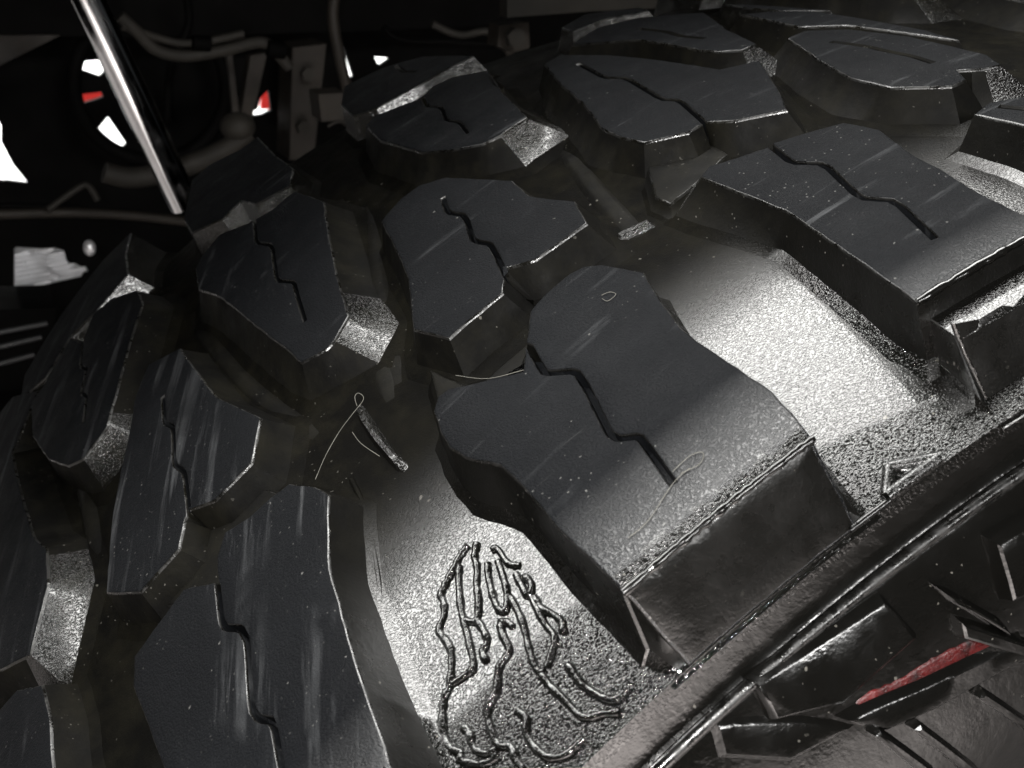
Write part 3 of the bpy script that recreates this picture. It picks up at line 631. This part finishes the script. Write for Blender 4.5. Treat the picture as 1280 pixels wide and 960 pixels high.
# sidewall pieces
def swpad(poly, h, m, name, draft=1.2, jit=0.0):
    bm = bmesh.new()
    p = [tuple(q) for q in poly]
    if area2(p) < 0: p.reverse()
    p = refine([list(q) for q in p], 4)
    if jit:
        p = refine(p, 1.6); jr = random.Random(7)
        p = [[q[0] + jr.uniform(-jit, jit), q[1] + jr.uniform(-jit, jit) * .6] for q in p]
    o = offset(p, [draft] * len(p))
    inn = offset(p, [-.6] * len(p))
    A = [bm.verts.new(sidep(q[0], q[1], -.3)) for q in o]; Bq = [bm.verts.new(sidep(q[0], q[1], h - .4)) for q in p]
    for i in range(len(p)):
        j = (i + 1) % len(p); bm.faces.new((A[i], A[j], Bq[j], Bq[i]))
    Cq = [bm.verts.new(sidep(q[0], q[1], h)) for q in inn]
    for i in range(len(p)):
        j = (i + 1) % len(p); bm.faces.new((Bq[i], Bq[j], Cq[j], Cq[i]))
    vs, fs = cdt(inn, [], [])
    tv = [bm.verts.new(sidep(q[0], q[1], h)) for q in vs]
    for f in fs: bm.faces.new([tv[i] for i in f])
    bmesh.ops.remove_doubles(bm, verts=bm.verts, dist=2e-6)
    bmesh.ops.recalc_face_normals(bm, faces=bm.faces)
    return link(name, bm, m, tyre, 32)
swpad(SW['pad'], 2.4, M_WALL, 'sidewall_block')
swpad(SW['low1'], 1.0, M_WALL, 'sidewall_block')
swpad(SW['band'], 2.0, M_WALL, 'sidewall_band')
swpad(SW['wedge'], 3.4, M_WALL, 'sidewall_block')
swpad(SW['arm'], 3.0, M_WALL, 'sidewall_spoke', .8)
swpad(SW['arm2'], 2.6, M_WALL, 'sidewall_spoke', .8)
for k in ('fina', 'finb', 'finc'): swpad(SW[k], 2.2, M_WALL, 'sidewall_spoke', .6)
tag(swpad(SW['reflection'], .35, M_REDREFL, 'painted_reflection', .1, .5), 'smeared red stripe, a painted-on reflected red')  # red reflected light on the sidewall, built as a coloured patch

# ------------------------------------------------------------------ under the car, behind the tyre
link('backdrop_panel', prism(BG['panel'], -.75, .006, BG['holes']), M_BLACK, None, 30)  # made-up dark sheet for the shaded wheel well, holes cut for bright gaps
tag(bpy.data.objects['backdrop_panel'], 'black backdrop panel standing in for the dark wheel well, with small bright gaps', 'panel')
for q, l in zip(BG['red'], ('small red plate glowing through the gap left of the shiny rod', 'pinkish red plate behind the brown braces', 'curved red plate beside the white gap near the rod')):
    tag(link('red_plate', prism(q, -1.5, .01), M_RED, None, 30), l, 'plate', 'red plates behind the panel gaps')
bm = bmesh.new()
rows = []
for k in range(41):
    t = math.radians(-75 + 190 * k / 40)
    rows.append([bm.verts.new((x, r * math.sin(t), r * math.cos(t))) for x, r in ((-.75, .66), (-.11, .66), (-.09, .652), (-.09, .656), (-.11, .665), (-.75, .665))])
for p, q in zip(rows, rows[1:]):
    for j in range(6): bm.faces.new((p[j], p[(j + 1) % 6], q[(j + 1) % 6], q[j]))
bmesh.ops.recalc_face_normals(bm, faces=bm.faces)
tag(link('wheel_arch', bm, M_BLACK, None, 40), 'black curved wheel arch liner roofing over the far half of the tire', 'wheel arch')
rod = empty('shock_absorber', P3(BG['rod'][0], -.33))
a, b = P3(BG['rod'][0], -.33) - rod.location, P3(BG['rod'][1], -.33) - rod.location
bm = bmesh.new(); tube(bm, [a + (b - a) * k / 6 for k in range(7)], .0082, 32); link('piston_rod', bm, M_CHROME, rod, 40)
bm = bmesh.new(); u = (a - b).normalized(); tube(bm, [a + u * .001, a + u * .12], .021, 32); link('damper_body', bm, M_BLACK, rod, 40)
tag(rod, 'polished steel damper rod slanting down behind the tire', 'shock absorber')
tag(link('chassis_rail', prism(BG['beam'], -.68, .05), M_BLACK, None, 30), 'wide black chassis rail across the top behind the tire', 'chassis rail')
tag(link('skid_plate', prism(BG['plate'], -.6, .008), M_BROWN, None, 30), 'dull brown slanted plate at the upper left corner', 'plate')
for k, r_, l in (('hose', .0042, 'sagging brown rubber hose below the chassis rail'), ('hose2', .0028, 'thin upper hose running above the sagging brown hose')):
    bm = bmesh.new(); tube(bm, smooth_line([P3(q, -.55) for q in BG[k]], 5), r_, 12)
    tag(link('rubber_hose', bm, M_DUSTY, None, 60), l, 'hose')
tag(link('steel_brace', prism(BG['brace'], -.62, .006), M_BROWN, None, 30), 'narrow brown upright brace under the hose', 'brace')
tag(link('steel_brace', prism(BG['brace2'], -.63, .012), M_BROWN, None, 30), 'wider tilted grey brown brace beside the pink gap', 'brace')
tag(link('steel_post', prism(BG['column'], -.66, .04), M_BROWN, None, 30), 'dim brown upright post left of the far tread blocks', 'post')
arm = empty('control_arm', P3(BG['arm'][0], -.5))
bm = bmesh.new(); tube(bm, [p - arm.location for p in smooth_line([P3(q, -.5) for q in BG['arm']], 4)], .007, 14); link('arm_tube', bm, M_DUSTY, arm, 60)
bm = bmesh.new(); bmesh.ops.create_uvsphere(bm, u_segments=16, v_segments=10, radius=.012); bmesh.ops.scale(bm, vec=(1, 1, .8), verts=bm.verts)
bmesh.ops.translate(bm, vec=P3(BG['armknob'][0], -.5) - arm.location, verts=bm.verts); link('ball_joint', bm, M_DUSTY, arm, 60)
tag(arm, 'dark control arm with a dusty ball joint above the far tread', 'control arm')
for k, r_, X, l in (('pipe', .0032, -.5, 'thicker brown pipe running level at the left edge'), ('pipe2', .002, -.52, 'thin dark pipe just above the thicker brown pipe')):
    bm = bmesh.new(); tube(bm, smooth_line([P3(q, X) for q in BG[k]], 4), r_, 12)
    tag(link('fuel_pipe', bm, M_BROWN if k == 'pipe' else M_BLACK, None, 60), l, 'pipe')
c = P3(BG['ring'][0], -.7); rr = abs(BG['ring'][1][0] - BG['ring'][0][0]) * 1e-3
bm = bmesh.new(); pts = [c + Vector((0, rr * math.cos(2 * math.pi * k / 72), rr * math.sin(2 * math.pi * k / 72))) for k in range(73)]
tube(bm, pts, .006, 10); tag(link('brake_ring', bm, M_BLACK, None, 60), 'dark round brake ring behind the shiny rod', 'ring')
bm = bmesh.new(); bmesh.ops.create_uvsphere(bm, u_segments=18, v_segments=12, radius=.0042); bmesh.ops.scale(bm, vec=(1, .9, 1.2), verts=bm.verts)
bmesh.ops.translate(bm, vec=P3(BG['boot'][0], -.45), verts=bm.verts)
tag(link('steel_ball', bm, M_ALU, None, 60), 'small pale round ball beside the corrugated foil', 'ball')
# corrugated foil
fo = [tuple(q) for q in BG['foil']]
ys = [q[0] for q in fo]; bm = bmesh.new()
z0, z1 = min(q[1] for q in fo), max(q[1] for q in fo)
n = 18
def span(z):
    xs = []
    for i in range(len(fo)):
        (xa, za), (xb, zb) = fo[i - 1], fo[i]
        if (za > z) != (zb > z): xs.append(xa + (xb - xa) * (z - za) / (zb - za))
    return (min(xs), max(xs)) if len(xs) > 1 else (ys[0], ys[0])
rows = []
for k in range(n + 1):
    z = z0 + (z1 - z0) * (.01 + .98 * k / n); a, b = span(z)
    rows.append([bm.verts.new((-.5 + (.002 if k % 2 else -.002), (a + (b - a) * j / 8) * 1e-3, (z + .35 * (j % 5)) * 1e-3)) for j in range(9)])
for p, q in zip(rows, rows[1:]):
    for j in range(8): bm.faces.new((p[j], p[j + 1], q[j + 1], q[j]))
r_ = bmesh.ops.extrude_face_region(bm, geom=list(bm.faces)); bmesh.ops.translate(bm, vec=(-.002, 0, 0), verts=[v for v in r_['geom'] if isinstance(v, bmesh.types.BMVert)])
bmesh.ops.recalc_face_normals(bm, faces=bm.faces)
tag(link('corrugated_foil', bm, M_ALU, None, 10), 'bright corrugated metal foil piece at the left edge', 'foil')
cas = empty('finned_casing', P3(BG['casing'][1], -.44))
bm = prism(BG['casing'], -.44, .05); bmesh.ops.translate(bm, vec=-cas.location, verts=bm.verts); link('casing_body', bm, M_BLACK, cas, 30)
for f in BG['fins']:
    bm = bmesh.new(); tube(bm, [P3(f[0], -.42) - cas.location, P3(f[1], -.42) - cas.location], .0016, 10); link('fin', bm, M_GREY, cas, 60)
tag(cas, 'black casing with three pale ridges at the left edge', 'casing')
tag(link('fender_lip', prism(BG['lip'], -.3, .01), M_DUSTY, None, 30), 'grey fender lip at the top middle above the tire', 'fender lip')
tag(link('steel_clamp', prism(BG['clamp'], -.34, .015), M_BROWN, None, 30), 'brown clamp hanging under the grey fender lip', 'clamp')
bm = bmesh.new(); tube(bm, smooth_line([P3(q, -.5) for q in BG['trim']], 4), .0022, 10)
tag(link('arch_trim', bm, M_BLACK, None, 60), 'thin black curved trim strip above the far tread blocks', 'trim')
tag(link('steel_bracket', prism(BG['block'], -.36, .02), M_BROWN, None, 30), 'small brown bracket left of the far tread blocks', 'bracket')
bm = bmesh.new(); tube(bm, smooth_line([P3(q, -.3) for q in BG['curl']], 4), .0009, 8)
tag(link('bent_wire', bm, M_BROWN, None, 60), 'thin bent brown wire curling down behind the tread', 'wire')
# clutter: cables, clips and bolt heads
for pts, r_, X, m, l in (([(-140.2, 378.7), (-139.6, 350.5), (-155.4, 322.6), (-163.3, 281.9)], .003, -.62, M_BLACK, 'black upright cable left of the narrow brace'),
                         ([(-62.4, 385.4), (-65.9, 364.9), (-62.9, 338.4), (-57.5, 312.0)], .004, -.5, M_BROWN, 'brown upright cable above the small bracket'),
                         ([(-13.8, 362.5), (6.0, 354.3), (27.7, 355.2), (44.3, 338.4)], .0025, -.45, M_DUSTY, 'thin dusty cable left of the clamp'),
                         ([(-264.9, 255.9), (-245.7, 267.4), (-238.6, 268.8), (-233.9, 258.8)], .0022, -.49, M_DUSTY, 'short looped cable above the level pipe')):
    bm = bmesh.new(); tube(bm, smooth_line([P3(q, X) for q in pts], 5), r_, 10)
    tag(link('cable', bm, m, None, 60), l, 'cable')
for q, X, r_, l in (((-95.0, 338.9), -.545, .006, 'dark clip around the bend of the sagging hose'), ((-146.4, 346.2), -.545, .005, 'dark clip around the low point of the sagging hose')):
    p = P3(q, X); bm = bmesh.new(); tube(bm, [p + Vector((0, -.006, .001)), p + Vector((0, .006, -.001))], r_, 14)
    tag(link('hose_clip', bm, M_BLACK, None, 40), l, 'clip')
for q, X, l in (((-42.6, 303.2), -.655, 'bolt head near the top of the brown post'), ((-49.5, 261.2), -.655, 'bolt head lower down on the brown post'), ((-8.8, 367.4), -.335, 'bolt head on the brown clamp')):
    p = P3(q, X); bm = bmesh.new(); tube(bm, [p, p + Vector((.006, 0, 0))], .006, 6)
    tag(link('bolt', bm, M_DUSTY, None, 30), l, 'bolt')
# lint on the tread
LB = ('long pale lint thread crossing the groove beside the bright ridge', 'fine light thread along the stepped edge of the big shoulder block',
      'looped lint strand at the end of the big block cut', 'thin lint line running to the end of the big block cut', 'short lint thread lying beside the bright groove ridge', 'tiny ring of lint near the top of the big block')
RXM = Matrix.Rotation(PHI, 3, 'X')
for s, l in zip(FIB, LB):
    bm = bmesh.new(); tube(bm, [RXM @ outer(q.x, q.y, None, .25) for q in smooth_line([(q[0], q[1], 0) for q in s], 5)], .00007, 6)
    tag(link('lint_thread', bm, M_LINT, None, 60), l, 'lint', 'lint on the tread')
